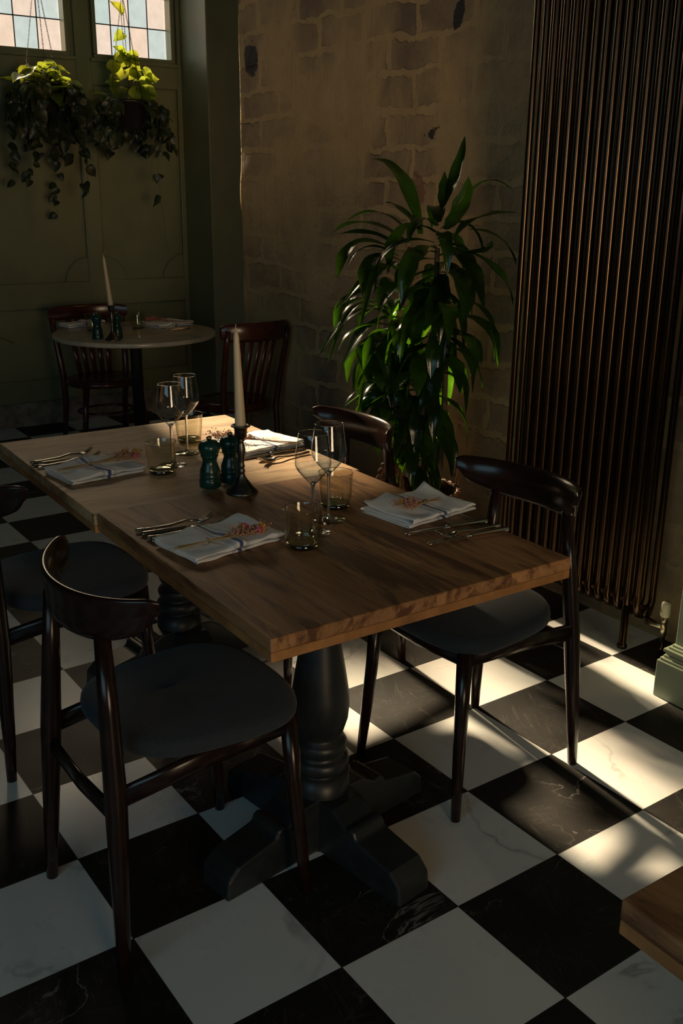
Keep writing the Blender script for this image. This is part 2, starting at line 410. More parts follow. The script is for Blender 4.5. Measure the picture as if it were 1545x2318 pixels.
M = dict(
    floor=mat_floor(), brick=mat_brick(), green=mat_green_paint(),
    green_lit=simple('lit_sage_painted_wood', (.27, .31, .205), .42, nscale=6, var=.08, bump=.1),  # lighter copy of the green: light on the right pillar put into its colour
    plaster=simple('dark_plaster', (.10, .09, .07), .8, nscale=5),
    stone=simple('rough_footing_stone', (.20, .17, .13), .9, nscale=12, var=.5, bump=.8),
    wood=mat_wood('mango_wood_top', (.50, .255, .105), (.31, .145, .058), (.125, .050, .022)),
    wood_pale=mat_wood('pale_mango_wood_top', (.60, .39, .21), (.48, .30, .155), (.31, .175, .085), 'Y'),
    edge=mat_edge(), edge_pale=simple('orange_wood_strip', (.36, .165, .055), .5, nscale=18, var=.3, bump=.3),
    pedestal=simple('dark_slate_painted_wood', (.017, .021, .023), .40, nscale=20, var=.3, bump=.15),
    chair=simple('dark_walnut_lacquer', (.017, .0070, .0045), .22, nscale=25, var=.35, spec=.42),
    chair_red=simple('dark_mahogany_lacquer', (.060, .014, .008), .22, nscale=20, var=.35, spec=.55),
    fabric=mat_fabric(), napkin=mat_napkin(),
    metal=simple('polished_steel', (.62, .58, .52), .16, 1.0),
    pewter=simple('aged_pewter', (.16, .145, .125), .36, 1.0, nscale=60, var=.5, bump=.3),
    radiator=simple('dark_bronze_lacquer', (.072, .041, .022), .22, .9, nscale=30, var=.15),
    wax=simple('ivory_wax', (.66, .52, .34), .45, nscale=8, var=.05),
    wick=simple('wick', (.55, .45, .33), .8), mill=simple('bottle_green_lacquer', (.006, .040, .033), .25, nscale=18, var=.25, spec=.55),
    marble=simple('pale_cream_marble', (.52, .46, .36), .22, nscale=6, var=.22),
    iron=simple('black_cast_iron', (.012, .011, .011), .45), pot=simple('black_plastic_pot', (.012, .010, .011), .35),
    soil=simple('soil', (.02, .014, .01), .95, nscale=60, var=.5, bump=.5),
    basket=simple('brown_woven_wicker', (.16, .075, .032), .65, nscale=50, var=.5, bump=.6),
    lead=simple('dark_lead_came', (.02, .02, .022), .5, .5), pane=mat_pane(),
    leaf=mat_leaf('glossy_dark_green_leaf', (.006, .016, .005), (.24, .66, .02), .19, .27),
    pothos=mat_leaf('sunlit_heart_leaf', (.06, .11, .012), (.55, .62, .05), .35, .42),  # sunlit copy of the hanging leaf, its brightness put into the colour
    pothos_shaded=mat_leaf('shaded_heart_leaf', (.022, .034, .014), (.06, .09, .02), .4, .12),  # same leaf in shade, its darkness put into the colour
    stem=simple('plant_stem', (.09, .10, .03), .6), cane=simple('brown_cane', (.07, .05, .03), .8, nscale=40, var=.4, bump=.5),
    wine=mat_thin_glass('clear_glass', (.975, .98, .98), (.74, .80, .84), 1.3),
    wine_blue=mat_thin_glass('clear_thick_glass', (.82, .90, .97), (.50, .62, .74), 1.8),
    wine_solid=mat_solid_glass('clear_solid_glass', (.97, .985, 1.0)),
    tumbler=mat_thin_glass('smoked_olive_glass', (.84, .83, .72), (.42, .41, .29), 1.2),
    tumbler_base=mat_thin_glass('smoked_olive_thick_base', (.62, .63, .46), (.30, .31, .18), 2.2),
    straw=simple('dried_straw_stems', (.42, .27, .10), .7), twig=simple('dried_brown_sprig', (.25, .13, .05), .8),
    pink=simple('pink_dried_petals', (.62, .17, .22), .7), yellow=simple('yellow_dried_petals', (.68, .40, .05), .7),
    blush=simple('blush_seed_heads', (.48, .24, .17), .8), twine=simple('brown_twine', (.20, .11, .07), .9),
    white_plastic=simple('cream_plastic', (.62, .56, .42), .4), brass=simple('aged_brass', (.42, .36, .25), .3, 1.0),
    mark=simple('printed_mark', (.03, .03, .03), .5),
)

# ================================================================ the room
XW, YB, XC, XP, YR, ZC = -5.3, 1.27, -3.74, -4.9, 1.69, 3.62
struct(MB().box(-6.0, 6.0, -6.5, 3.0, -.06, 0).build('floor', M['floor']))
struct(MB().box(-6.0, 6.0, -6.5, 3.0, ZC, ZC+.1).build('ceiling', M['plaster']))
bw = MB()
nx, nz = 120, 100                                   # slightly uneven old masonry face
P = []
for i in range(nx+1):
    r = []
    for k in range(nz+1):
        x = lerp(XC, 5.0, (i/nx)**1.6); z = ZC*k/nz
        d = noise.noise(Vector((x*1.6, z*2.2, 0)))*.014+noise.noise(Vector((x*6, z*7, 4)))*.006
        r.append((x, YB-d-.004 if i else YB, z))
    P.append(r)
bw.grid(P)
bw.box(XC, 5.0, YB+.012, YB+.5, 0, ZC)
struct(bw.build('wall_back', M['brick']))

# window wall: green panelled joinery standing on rough stone footings
win = [(.11, .905), (1.065, 1.645)]                  # y ranges of the two windows
ZB, ZT = 2.375, 3.44
g = MB()
ys = [-6.5, -1.43, -.79, -.50, .13, win[0][0]-0.0, win[0][1], win[1][0], win[1][1], YR]
g.box(XW-.12, XW, -6.5, win[0][0], .17, ZC)
g.box(XW-.12, XW, win[0][0], win[1][1], .17, ZB)
g.box(XW-.12, XW, win[0][0], win[1][1], ZT, ZC)
g.box(XW-.12, XW, win[0][1], win[1][0], ZB, ZT)
g.box(XW-.12, XW, win[1][1], YR+.05, .17, ZC)
# raised stiles, rails and the quarter-round corner pieces of the panelling
def framing(y0, y1):
    g.box(XW, XW+.027, y0, y1, .80, .955)
    g.box(XW, XW+.027, y0, y1, ZB-.155, ZB-.02)
    g.box(XW, XW+.030, y0, y1, .17, .31)
    for yc, s_ in ((y0, 1), (y1, -1)):
        vs = [(XW, yc, .955), (XW+.016, yc, .955)]
        n = 14; R = .165
        for k in range(n+1):
            a = PI/2*k/n; vs += [(XW, yc+s_*R*math.cos(a), .955+R*math.sin(a)), (XW+.016, yc+s_*R*math.cos(a), .955+R*math.sin(a))]
        fs = []
        for k in range(n):
            b = 2+2*k; fs += [(b, b+1, b+3, b+2), (1, b+1, b+3), (0, b, b+2)]
        g.add(vs, fs, False)
        g.tube([(XW+.016, yc+s_*R*math.cos(PI/2*k/12), .955+R*math.sin(PI/2*k/12)) for k in range(13)], .006, 6)
        g.tube([(XW+.004, yc+s_*.02, .66), (XW+.004, yc+s_*.16, .655), (XW+.004, yc+s_*.33, .575)], .006, 6)
    for z in (.955, ZB-.155, .80, .31): g.tube([(XW+.018, y0, z), (XW+.018, y1, z)], .009, 6)
    for y in (y0, y1): g.tube([(XW+.018, y, .31), (XW+.018, y, ZB-.155)], .009, 6)
for a, b in ((.94, 1.045), (-.05, .06), (-.72, -.60), (-1.5, -1.38)): g.box(XW, XW+.028, a, b, .17, ZC)
g.box(XW, XW+.028, 1.662, YR, .17, ZC)
framing(.06, .94); framing(1.045, 1.662); framing(-.60, -.05); framing(-1.38, -.72)
struct(g.build('wall_left', M['green'], bevel=.003, seg=1))
st = MB()
rnd = random.Random(4); P = []
for i in range(90):
    r = []
    y = lerp(-6.5, YR+.05, (i/89)**.5)
    for k in range(7):
        z = .18*k/6
        r.append((XW-.02+.03*noise.noise(Vector((y*7, z*14, 1)))+(.03 if k < 3 else 0), y, z))
    P.append(r)
st.grid(P)
struct(st.build('trim_1', M['stone']))
pl = MB()
pl.box(XW-.12, XP, YR, 3.0, 0, ZC)
struct(pl.build('wall_alcove', M['green'], bevel=.006))
for nm, (y0, y1) in zip(('window_1', 'window_2'), win):
    wn = struct(bpy.data.objects.new(nm, None)); C.objects.link(wn); wn.location = (XW, y0, ZB)
    W_, H_ = y1-y0, ZT-ZB
    f = MB(); t = .026
    for a in ((0, W_, -.0, t), (0, W_, H_-t, H_)): f.box(-.075, .032, a[0], a[1], a[2], a[3])
    f.box(-.075, .0315, 0, t, t, H_-t); f.box(-.075, .0315, W_-t, W_, t, H_-t)
    f.box(-.03, .055, -.03, W_+.03, -.024, -.001)
    f.build('window_frame', M['green'], wn, bevel=.004)
    n = 5 if nm == 'window_1' else 4; pw = (W_-2*t)/n
    p = MB().box(-.052, -.048, 0, .157*n, 0, H_-2*t).build('glass_pane', M['pane'], wn); p.location = (0, t, t); p.scale = (1, pw/.157, 1)
    l = MB()
    for k in range(1, n): l.tube([(-.05, t+pw*k, t), (-.05, t+pw*k, H_-t)], .0042, 6)
    for k in range(1, 5): l.tube([(-.05, t, t+.19*k), (-.05, W_-t, t+.19*k)], .0042, 6)
    l.build('lead_came', M['lead'], wn)
# green pillar with a skirting at the right
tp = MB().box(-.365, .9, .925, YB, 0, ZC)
struct(tp.build('trim_2', M['green_lit'], bevel=.003))
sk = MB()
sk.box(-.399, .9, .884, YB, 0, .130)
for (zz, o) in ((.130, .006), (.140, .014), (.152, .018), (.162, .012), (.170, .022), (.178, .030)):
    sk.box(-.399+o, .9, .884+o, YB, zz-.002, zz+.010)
struct(sk.build('baseboard_right', M['green_lit'], bevel=.003))
# closing walls behind the photographer
struct(MB().box(-6.0, -1.4, -6.6, -6.5, 0, ZC).build('wall_front', M['plaster']))

# ================================================================ tables
def pedestal_table(loc, rz, W_, D_, top_mat, label, Z=.75, ped=(0, 0), prz=0.0, name='dining_table'):
    t = thing(name, label, 'table', (loc[0], loc[1], 0), rz)
    MB().box(-W_/2, W_/2, -D_/2, D_/2, Z-.031, Z).build('tabletop', top_mat, t, bevel=.0035)
    e = MB().box(-W_/2+.0008, W_/2-.0008, -D_/2+.0008, D_/2-.0008, Z-.0315-.021, Z-.0312).build('under_strip', M['edge_pale'], t, bevel=.002)
    col = MB().lathe([(r, z+(.035 if .155 < z < .62 else 0)) for r, z in [(.075, 0), (.075, .15), (.073, .158), (.060, .162), (.056, .168), (.068, .172), (.073, .182), (.073, .200), (.066, .208), (.056, .214), (.060, .220), (.066, .232), (.068, .242),
                      (.063, .252), (.053, .260), (.052, .266), (.060, .280), (.069, .310), (.0725, .345), (.071, .380), (.062, .440), (.052, .500), (.046, .550), (.045, .580), (.050, .590), (.050, .600),
                      (.045, .606), (.050, .620), (.066, .640), (.070, .660), (.070, Z-.08)]],
                     36, (ped[0], ped[1], 0)).build('pedestal_column', M['pedestal'], t)
    cr = MB()
    Rm = T(ped[0], ped[1], 0, prz)
    cr.box(-.20, .20, -.045, .045, Z-.0825, Z-.0528, Rm); cr.box(-.045, .045, -.20, .20, Z-.0824, Z-.0527, Rm)
    cr.build('top_bearer', M['pedestal'], t, bevel=.004)
    for k in range(4):
        # stepped, sloping foot
        prof = [(.04, 0), (.04, .150), (.100, .146), (.150, .118), (.163, .126), (.178, .120), (.184, .104), (.196, .100), (.300, .080), (.330, .052), (.335, .0)]
        h = .052; vs = [(x, y, z) for y in (-h, h) for x, z in prof]; n = len(prof)
        fs = [tuple(range(n)), tuple(range(2*n-1, n-1, -1))]+[(i, i+n, (i+1) % n+n, (i+1) % n) for i in range(n)]
        f = MB().add(vs, fs, False, Matrix.Translation((ped[0], ped[1], 0)) @ Matrix.Rotation(prz+k*PI/2, 4, 'Z'))
        f.build('foot', M['pedestal'], t, bevel=.006)
    return t
pedestal_table((-1.494, -.303), math.radians(-1.8), .922, .866, M['wood_pale'], 'pale wooden square table farthest from the camera in the pushed-together pair', .75, name='dining_table', prz=.1)
pedestal_table((-.563, -.342), math.radians(-1.3), .925, .828, M['wood'], 'thick brown wooden dining table in the foreground, on a dark turned pedestal', .76, prz=math.radians(9), ped=(.155, -.10))
pedestal_table((1.24, -.34), math.radians(-1.0), .95, .90, M['wood'], 'wooden table whose blurred corner enters at the lower right of the photo', .75)

# round marble table
def round_table():
    t = thing('round_table', 'small round marble-topped bistro table in front of the green panelled wall', 'table', (-4.235, .79, 0))
    R = .485
    MB().lathe([(R-.012, .722), (R-.002, .725), (R, .730), (R, .744), (R-.003, .749), (R-.008, .75)], 96).build('marble_top', M['marble'], t)
    MB().lathe([(.30, .708), (.42, .712), (R-.035, .7215)], 64).build('underplate', M['edge_pale'], t)
    MB().lathe([(.035, .02), (.035, .64), (.05, .68), (.11, .70), (.12, .709)], 24).build('column', M['iron'], t)
    MB().lathe([(.24, 0), (.24, .012), (.20, .024), (.06, .045), (.036, .09)], 40).build('base', M['iron'], t)
round_table()

# ================================================================ dining chairs with a curved crest rail
def dining_chair(loc, rz, label):
    t = thing('dining_chair', label, 'chair', (loc[0], loc[1], 0), rz)
    L = M['chair']
    # seat cushion: rounded trapezoid, domed
    def outline(n=56, grow=0.0):
        pts = []
        for k in range(n):
            a = 2*PI*k/n
            c, s_ = math.cos(a), math.sin(a); e = .62
            x = math.copysign(abs(c)**e, c); y = math.copysign(abs(s_)**e, s_)
            wx = .205+.018*y
            pts.append((x*(wx+grow)*1.05, y*(.218+grow)+.045))
        return pts
    o = outline(); s_ = MB(); P = []
    for (k, z) in ((.965, .480), (.995, .484), (1.0, .494), (.99, .507), (.955, .517), (.88, .523), (.7, .527), (.45, .528), (.2, .528), (.0, .528)):
        P.append([(x*k, y*k, z-.010*(abs(x)/.22)**2*(.3+k*.7)) for x, y in o]+[(o[0][0]*k, o[0][1]*k, z-.010*(abs(o[0][0])/.22)**2*(.3+k*.7))])
    s_.grid(P)
    s_.add([(x*.965, y*.965, .480-.010*(abs(x)/.22)**2*.97) for x, y in o], [tuple(range(len(o)))[::-1]])
    s_.build('seat', M['fabric'], t)
    for sx in (-1, 1):
        MB().tube([(sx*.205, .235, 0), (sx*.198, .228, .10), (sx*.185, .214, .30), (sx*.178, .205, .474)], [.0125, .015, .0185, .021], 16).build('leg', L, t)
        MB().tube([(sx*.203, -.232, 0), (sx*.197, -.226, .12), (sx*.184, -.217, .30), (sx*.174, -.211, .42), (sx*.153, -.204, .60), (sx*.132, -.198, .765)],
                  [.0135, .0170, .0215, .0235, .0205, .0165], 16).build('leg', L, t)
        MB().tube([(sx*.180, -.207, .420), (sx*.184, 0, .445), (sx*.180, .200, .453)], .014, 10, flat=(.7, 1.75)).build('side_rail', L, t)
    MB().tube([(-.180, .205, .453), (0, .213, .449), (.180, .205, .453)], .013, 10, flat=(.75, 1.7)).build('front_rail', L, t)
    MB().tube([(-.180, -.214, .378), (0, -.217, .370), (.180, -.214, .378)], .013, 10, flat=(.75, 1.9)).build('back_rail', L, t)
    # crest rail
    b = MB(); P = []; N = 36
    for i in range(N+1):
        u = -1+2*i/N; a = u*1.12
        R = .232
        x = R*math.sin(a)/math.sin(1.12)*.95; y = -.226+.110*(1-math.cos(a))/(1-math.cos(1.12))
        k = max(0.0, 1-abs(u)**3.2)
        hgt = .050+.056*k**.85; zt = .847+.010*u*u-(.010 if i in (0, N) else .003 if i in (1, N-1) else 0)
        th = .0120+.0015*k
        if i in (0, N): hgt = .030; th = .005
        elif i in (1, N-1): hgt = .044; th = .010
        nrm = Vector((math.sin(a)*.9, -math.cos(a), 0)).normalized()
        ring = []
        for k2 in range(14):
            q = 2*PI*k2/14
            cx_ = math.copysign(abs(math.cos(q))**.6, math.cos(q)); cz_ = math.copysign(abs(math.sin(q))**.8, math.sin(q))
            zz = zt-hgt/2+cz_*hgt/2
            roll = .012*max(0, (zz-(zt-.035))/.035)        # the top rolls outwards
            p = Vector((x, y, zz))+nrm*(cx_*th+roll)
            ring.append(tuple(p))
        ring.append(ring[0]); P.append(ring)
    b.grid(P); b.add(P[0][:-1], [tuple(range(14))]); b.add(P[-1][:-1], [tuple(range(14))[::-1]])
    b.build('crest_rail', L, t, sub=1)
    return t
dc = dining_chair((-.444, -.836), math.radians(1.5), 'dark dining chair with a grey seat, nearest the camera, on the left of the table')
dup(dc, (-.463, .111), PI+math.radians(1.5), 'dark dining chair tucked in at the right of the front table, beside the radiator')
dup(dc, (-1.31, -.80), math.radians(2), 'dark dining chair cut off by the left edge, behind the nearest chair')
dup(dc, (-1.275, .125), PI-math.radians(3), 'dark dining chair before the tall plant, its reddish crest rail catching the sun')

# ================================================================ bentwood bistro chairs
def bistro_chair(loc, rz, label):
    t = thing('bistro_chair', label, 'chair', (loc[0], loc[1], 0), rz)
    L = M['chair_red']
    MB().lathe([(.185, .432), (.195, .436), (.197, .448), (.190, .456), (.12, .452), (0.001, .449)], 40).build('seat', L, t)
    MB().tube([(.19*math.cos(a), .19*math.sin(a), .43) for a in [2*PI*k/32 for k in range(32)]], .014, 8, closed=True, flat=(1, 1.5), upv=(0, 0, 1)).build('seat_ring', L, t)
    for sx in (-1, 1):
        MB().tube([(sx*.18, .17, 0), (sx*.155, .145, .25), (sx*.14, .13, .43)], [.013, .016, .018], 12).build('leg', L, t)
        MB().tube([(sx*.175, -.235, 0), (sx*.165, -.205, .22), (sx*.172, -.178, .42), (sx*.182, -.205, .60), (sx*.190, -.255, .80), (sx*.19, -.275, .875)],
                  [.013, .016, .018, .017, .016, .014], 12).build('leg', L, t)
    MB().tube([(.145*math.cos(a), .135*math.sin(a)-.01, .22) for a in [2*PI*k/28 for k in range(28)]], .009, 8, closed=True).build('stretcher_ring', L, t)
    c = MB(); P = []; N = 20
    for i in range(N+1):
        u = -1+2*i/N; x = .215*u; y = -.315+.075*u*u; h = .100-.018*u**4; zc = .865
        if i in (0, N): h *= .75
        ring = [(x, y+dy, zc+dz*h/2) for dy, dz in ((-.011, -.7), (-.014, 0), (-.011, .75), (-.005, 1), (.004, 1), (.009, .7), (.010, 0), (.009, -.7), (.004, -1), (-.005, -1))]
        ring.append(ring[0]); P.append(ring)
    c.grid(P); c.add(P[0][:-1], [tuple(range(10))]); c.add(P[-1][:-1], [tuple(range(10))[::-1]])
    c.build('top_rail', L, t)
    for k in range(5):
        x = -.10+.05*k
        MB().tube([(x*.8, -.172, .445), (x*.9, -.21, .60), (x, -.30+.02*(abs(x)/.1), .83)], [.010, .011, .010], 10, flat=(1.3, .6), upv=(0, 1, 0)).build('back_slat', L, t)
    return t
bc = bistro_chair((-3.44, 1.01), math.radians(93), 'dark red bentwood chair right of the round table, against the stone wall')
b2 = dup(bc, (-4.63, .74), math.radians(-93), 'dark bentwood chair behind the round table, its back to the green panelling'); b2.scale = (1.22, 1.05, .925)

# ================================================================ radiator
def radiator():
    t = thing('column_radiator', 'tall dark bronze column radiator standing before the stone wall', 'radiator', (-1.345, 1.125, 0))
    m = M['radiator']; n = 16; p = .0455; z0, z1 = .15, 2.42
    for i in range(n):
        x = p*(i+.35)
        s_ = MB()
        for y in (-.042, .042):
            s_.tube([(x, y*.25, z0-.012), (x, y*.7, z0-.004), (x, y, z0+.03), (x, y, z0+.08)]+[(x, y, lerp(z0+.08, z1-.08, k/6)) for k in range(1, 7)]+[(x, y, z1-.03), (x, y*.7, z1+.004), (x, y*.25, z1+.012)],
                    [.015, .0145, .013]+[.0125]*7+[.013, .0145, .015][:2]+[.015], 14)
        for z in (z0, z1):
            s_.tube([(x-p/2+.001, 0, z), (x-p/2+.006, 0, z), (x-.010, 0, z), (x, 0, z), (x+.010, 0, z), (x+p/2-.006, 0, z), (x+p/2-.001, 0, z)], [.019, .022, .021, .026, .021, .022, .019], 16)
        s_.build('radiator_section', m, t)
    for i in (2, 14):
        x = p*(i+.35)
        MB().tube([(x, -.042, 0), (x, -.042, .012), (x, -.042, .016), (x, -.042, z0+.02)], [.019, .019, .0135, .0135], 14).build('foot', m, t)
    # thermostatic valve at the right
    xe = p*n
    v = MB()
    v.tube([(xe-.01, .0, z0-.03), (xe+.025, .0, z0-.03), (xe+.055, 0, z0-.03)], [.016, .013, .011], 14)
    v.tube([(xe+.062, .0, z0-.085), (xe+.062, 0, z0-.06), (xe+.062, 0, z0-.055), (xe+.062, 0, z0-.03), (xe+.062, 0, z0-.012), (xe+.062, 0, z0-.01), (xe+.062, 0, z0+.012)], [.008, .008, .0125, .0125, .009, .0115, .011], 14)
    v.build('valve_body', M['brass'], t)
    h = MB().lathe([(.0125, z0+.012), (.0165, z0+.016), (.0172, z0+.024), (.0165, z0+.060), (.0150, z0+.066), (.0120, z0+.069)], 24, (xe+.062, 0, 0)).build('valve_head', M['white_plastic'], t)
    mk = MB()
    mk.tube([(xe+.053, -.0158, z0+.050), (xe+.054, -.0160, z0+.034), (xe+.057, -.0172, z0+.030), (xe+.059, -.0176, z0+.036), (xe+.0565, -.0168, z0+.044)], .0007, 5)
    mk.build('printed_mark', M['mark'], h)
    MB().tube([(xe+.062, 0, 0), (xe+.062, 0, z0-.08)], .0075, 12).build('valve_pipe', M['radiator'], t)
radiator()

# ================================================================ things on the tables
def candle_and_holder(x, y, z, lean, hl, cl):
    h = thing('candle_holder', hl, 'candle holder', (x, y, z))
    MB().lathe([(.0450, 0), (.0455, .003), (.043, .007), (.034, .016), (.026, .027), (.017, .038), (.0105, .050), (.0085, .060), (.0112, .064), (.0085, .069), (.0075, .074), (.0105, .079),
                (.0080, .084), (.0085, .095), (.0115, .115), (.0120, .128), (.0095, .142), (.0075, .150), (.0110, .154), (.0085, .158), (.0095, .160)], 32).build('stem', M['pewter'], h)
    MB().lathe([(.0095, .158), (.0175, .166), (.0180, .186), (.0205, .192), (.0275, .1945), (.0280, .197), (.0260, .1985), (.0190, .1985), (.0165, .196), (.0165, .178), (.001, .178)], 32, caps=False).build('cup', M['pewter'], h)
    c = thing('taper_candle', cl, 'candle', (x, y, z+.1785))
    n = 12; H = .290
    pts = [(lean[0]*k/n, lean[1]*k/n, H*k/n) for k in range(n+1)]
    rad = [.0158-.0085*(k/n)**1.15 for k in range(n+1)]; rad[-1] = .0035; rad[-2] = .0078
    MB().tube(pts, rad, 20, upv=(0, 1, 0)).build('wax_body', M['wax'], c)
    e = Vector(pts[-1])
    return c, e
c, e = candle_and_holder(-.983, -.330, .76, (-.004, -.006), 'pewter candle holder in the middle of the wooden table', 'tall ivory taper candle standing on the wooden table')
MB().tube([e-Vector((0, 0, .004)), e+Vector((-.001, 0, .006)), e+Vector((.002, 0, .010))], .0013, 6).build('wick', M['wick'], c)
c, e = candle_and_holder(-3.985, .545, .75, (-.012, -.022), 'pewter candle holder on the round marble table', 'ivory taper candle with a bent wick on the round marble table')
MB().tube([e-Vector((0, 0, .004)), e+Vector((.001, .004, .012)), e+Vector((.004, .016, .024))], .0013, 6).build('wick', M['wick'], c)

def mill(label):
    t = thing('pepper_mill', label, 'mill', (0, 0, 0))
    MB().lathe([(.0310, 0), (.0318, .002), (.0318, .020), (.0305, .024), (.0290, .026), (.0305, .030), (.0300, .036), (.0290, .039), (.0298, .044), (.0285, .052), (.0235, .066), (.0205, .076),
                (.0215, .084), (.0245, .090), (.0258, .0935), (.0250, .0965)], 36).build('body', M['mill'], t)
    MB().lathe([(.0245, .0968), (.0268, .0985), (.0250, .101), (.0290, .106), (.0318, .113), (.0318, .120), (.0290, .129), (.0225, .1355), (.0120, .1385), (.006, .139)], 36).build('head', M['mill'], t)
    MB().lathe([(.0045, .1385), (.0045, .1415), (.0075, .1425), (.0080, .146), (.0065, .149), (.0030, .1505)], 20).build('knob', M['brass'], t)
    return t
ml = mill('dark green mill on the wooden table, left of the pair by the candle')
ml.location = (-1.088, -.376, .76); ml['group'] = 'green mills on the wooden table'
dup(ml, (-1.100, -.300, .76), 1, 'dark green mill on the wooden table, right of the pair, half behind the candle holder', 'green mills on the wooden table')
a = dup(ml, (-4.075, .490, .75), 2, 'dark green mill on the marble table, left of the candle', 'green mills on the round table')
b = dup(ml, (-4.045, .598, .75), 3, 'dark green mill on the marble table, right of the candle', 'green mills on the round table')

def tumbler(label):
    t = thing('tumbler', label, 'glass', (0, 0, 0))
    MB().lathe([(.0405, .012), (.0432, .030), (.0455, .060), (.0472, .0985), (.0478, .1000)], 48, caps=False).build('wall', M['tumbler'], t)
    MB().tube([(.0476*math.cos(a), .0476*math.sin(a), .1000) for a in [2*PI*k/56 for k in range(56)]], .0008, 8, closed=True).build('rim', M['tumbler_base'], t)
    MB().lathe([(.0300, 0), (.0365, .0008), (.0400, .0035), (.0412, .0085), (.0412, .0125), (.0395, .0145), (.030, .0125), (.012, .0115), (.0005, .0112)], 48).build('thick_base', M['tumbler_base'], t)
    return t
tb = tumbler('smoked green tumbler nearest the camera, in front of the front wine glasses')
tb.location = (-.510, -.432, .76); tb['group'] = 'smoked tumblers on the wooden table'
dup(tb, (-.724, -.184, .76), .5, 'smoked green tumbler right behind the front wine glasses', 'smoked tumblers on the wooden table')
dup(tb, (-1.325, -.418, .76-.01), 1.1, 'smoked green tumbler left of the dark green mills', 'smoked tumblers on the wooden table')
dup(tb, (-1.628, -.170, .75), 1.9, 'smoked green tumbler behind the rear pair of wine glasses', 'smoked tumblers on the wooden table')
dup(tb, (-4.415, .600, .75), .2, 'smoked tumbler at the left on the marble table', 'smoked tumblers on the round table')
dup(tb, (-4.365, .872, .75), .9, 'smoked tumbler in the middle of the marble table, right of the mills', 'smoked tumblers on the round table')

def wine_glass(label):
    t = thing('wine_glass', label, 'glass', (0, 0, 0))
    b = MB().lathe([(.0448, .1770), (.0456, .1850), (.0445, .2000), (.0405, .2300), (.0365, .2590), (.0363, .2600)], 56, caps=False).build('bowl', M['wine'], t)
    MB().lathe([(.0060, .1280), (.0130, .1350), (.0270, .1500), (.0400, .1660), (.0448, .1770)], 56, caps=False).build('bowl_base', M['wine_blue'], b)
    MB().tube([(.0363*math.cos(a), .0363*math.sin(a), .2600) for a in [2*PI*k/56 for k in range(56)]], .0007, 8, closed=True).build('rim', M['wine_solid'], b)
    MB().lathe([(.0005, .1330), (.0060, .1335), (.0085, .1325), (.0060, .1270), (.0042, .1190), (.0036, .1000), (.0034, .0500), (.0036, .0200), (.0050, .0120), (.0080, .0080), (.0150, .0050), (.0005, .0049)], 32).build('stem', M['wine_solid'], t)
    MB().lathe([(.0140, .0052), (.0250, .0032), (.0440, .0016), (.0448, .0010), (.0440, .0003), (.0100, .0003)], 48).build('foot', M['wine'], t)
    return t
wg = wine_glass('clear wine glass of the front pair, the one nearer the camera')
wg.location = (-.584, -.352, .76); wg['group'] = 'wine glasses on the wooden table'
dup(wg, (-.645, -.262, .76), .5, 'clear wine glass of the front pair, the one farther back', 'wine glasses on the wooden table')
dup(wg, (-1.392, -.350, .75), 1.3, 'clear wine glass of the rear pair, left and behind the tumbler', 'wine glasses on the wooden table')
dup(wg, (-1.499, -.243, .75), 2.3, 'clear wine glass of the rear pair, the farthest from the camera', 'wine glasses on the wooden table')

# folded napkins: local x = long side, stripes cross it in the middle
def napkin(loc, rz, W_, D_, label, seed, group='folded linen napkins on the wooden table', flap=0.0):
    rnd = random.Random(seed)
    # cross-section: three layers folded back and forth over y
    sec = []
    def arc(cy, cz, r, a0, a1, n=5): return [(cy+r*math.cos(math.radians(lerp(a0, a1, k/n))), cz+r*math.sin(math.radians(lerp(a0, a1, k/n)))) for k in range(n+1)]
    h = D_/2; N = 14
    sec += [(lerp(h*.93, -h+.004, k/N), .0016) for k in range(N)]
    sec += arc(-h+.004, .0045, .0029, 270, 90)
    sec += [(lerp(-h+.006, h*.96, k/N), .0076) for k in range(1, N)]
    sec += arc(h*.96, .0105, .0029, -90, 90)
    sec += [(lerp(h*.94, -h, k/N), .0135) for k in range(1, N)]
    sec += arc(-h, .0175, .0045, 270, 90, 7)
    sec += [(lerp(-h+.006, h*.98, k/N), .0220-.0015*math.sin(PI*k/N)) for k in range(1, N+1)]
    P = []; nu = 36
    for i in range(nu+1):
        u = -1+2*i/nu; row = []
        for j, (y, z) in enumerate(sec):
            lay = z/.022
            wob = noise.noise(Vector((u*2.2+seed, y*9, lay*1.5+seed*3)))
            skew = .006*math.sin(seed*5+lay*3)*(1 if u > 0 else -1)
            x = u*(W_/2)+skew*abs(u)+.004*noise.noise(Vector((y*20, seed, lay*5)))
            zz = z*(1+.22*wob)+.011*lay*max(0, wob)+flap*lay*max(0, (u-.55)/.45)**2*max(0, y/h)
            zz += .0035*lay*noise.noise(Vector((u*4+seed*7, y*25, 2)))
            if i in (0, nu): zz *= .93
            row.append((x, y+.004*noise.noise(Vector((u*3, seed, lay*4))), max(zz, .0009)))
        P.append(row)
    m = MB(); m.grid(P)
    o = m.build('napkin', M['napkin'], solid=.0012)
    o.location = loc; o.rotation_euler = (0, 0, rz)
    return tag(o, label, 'napkin', group)
napkin((-.645, -.590, .7601), math.radians(98), .255, .175, 'folded white blue-striped napkin nearest the camera, with pink and yellow flowers', 1)
napkin((-1.445, -.588, .7501), math.radians(96), .250, .185, 'folded white blue-striped napkin at the left end of the pale table', 2)
napkin((-1.455, .002, .7501), math.radians(95), .245, .205, 'folded white napkin on the pale table, behind the candle holder', 3)
napkin((-.572, -.015, .7601), math.radians(96), .245, .190, 'folded white blue-striped napkin with blush flowers, on the right side of the table', 4, flap=.022)
napkin((-4.40, 1.08, .7501), math.radians(100), .26, .20, 'folded white napkin at the right on the marble table, with pink flowers', 5, 'napkins on the marble table')
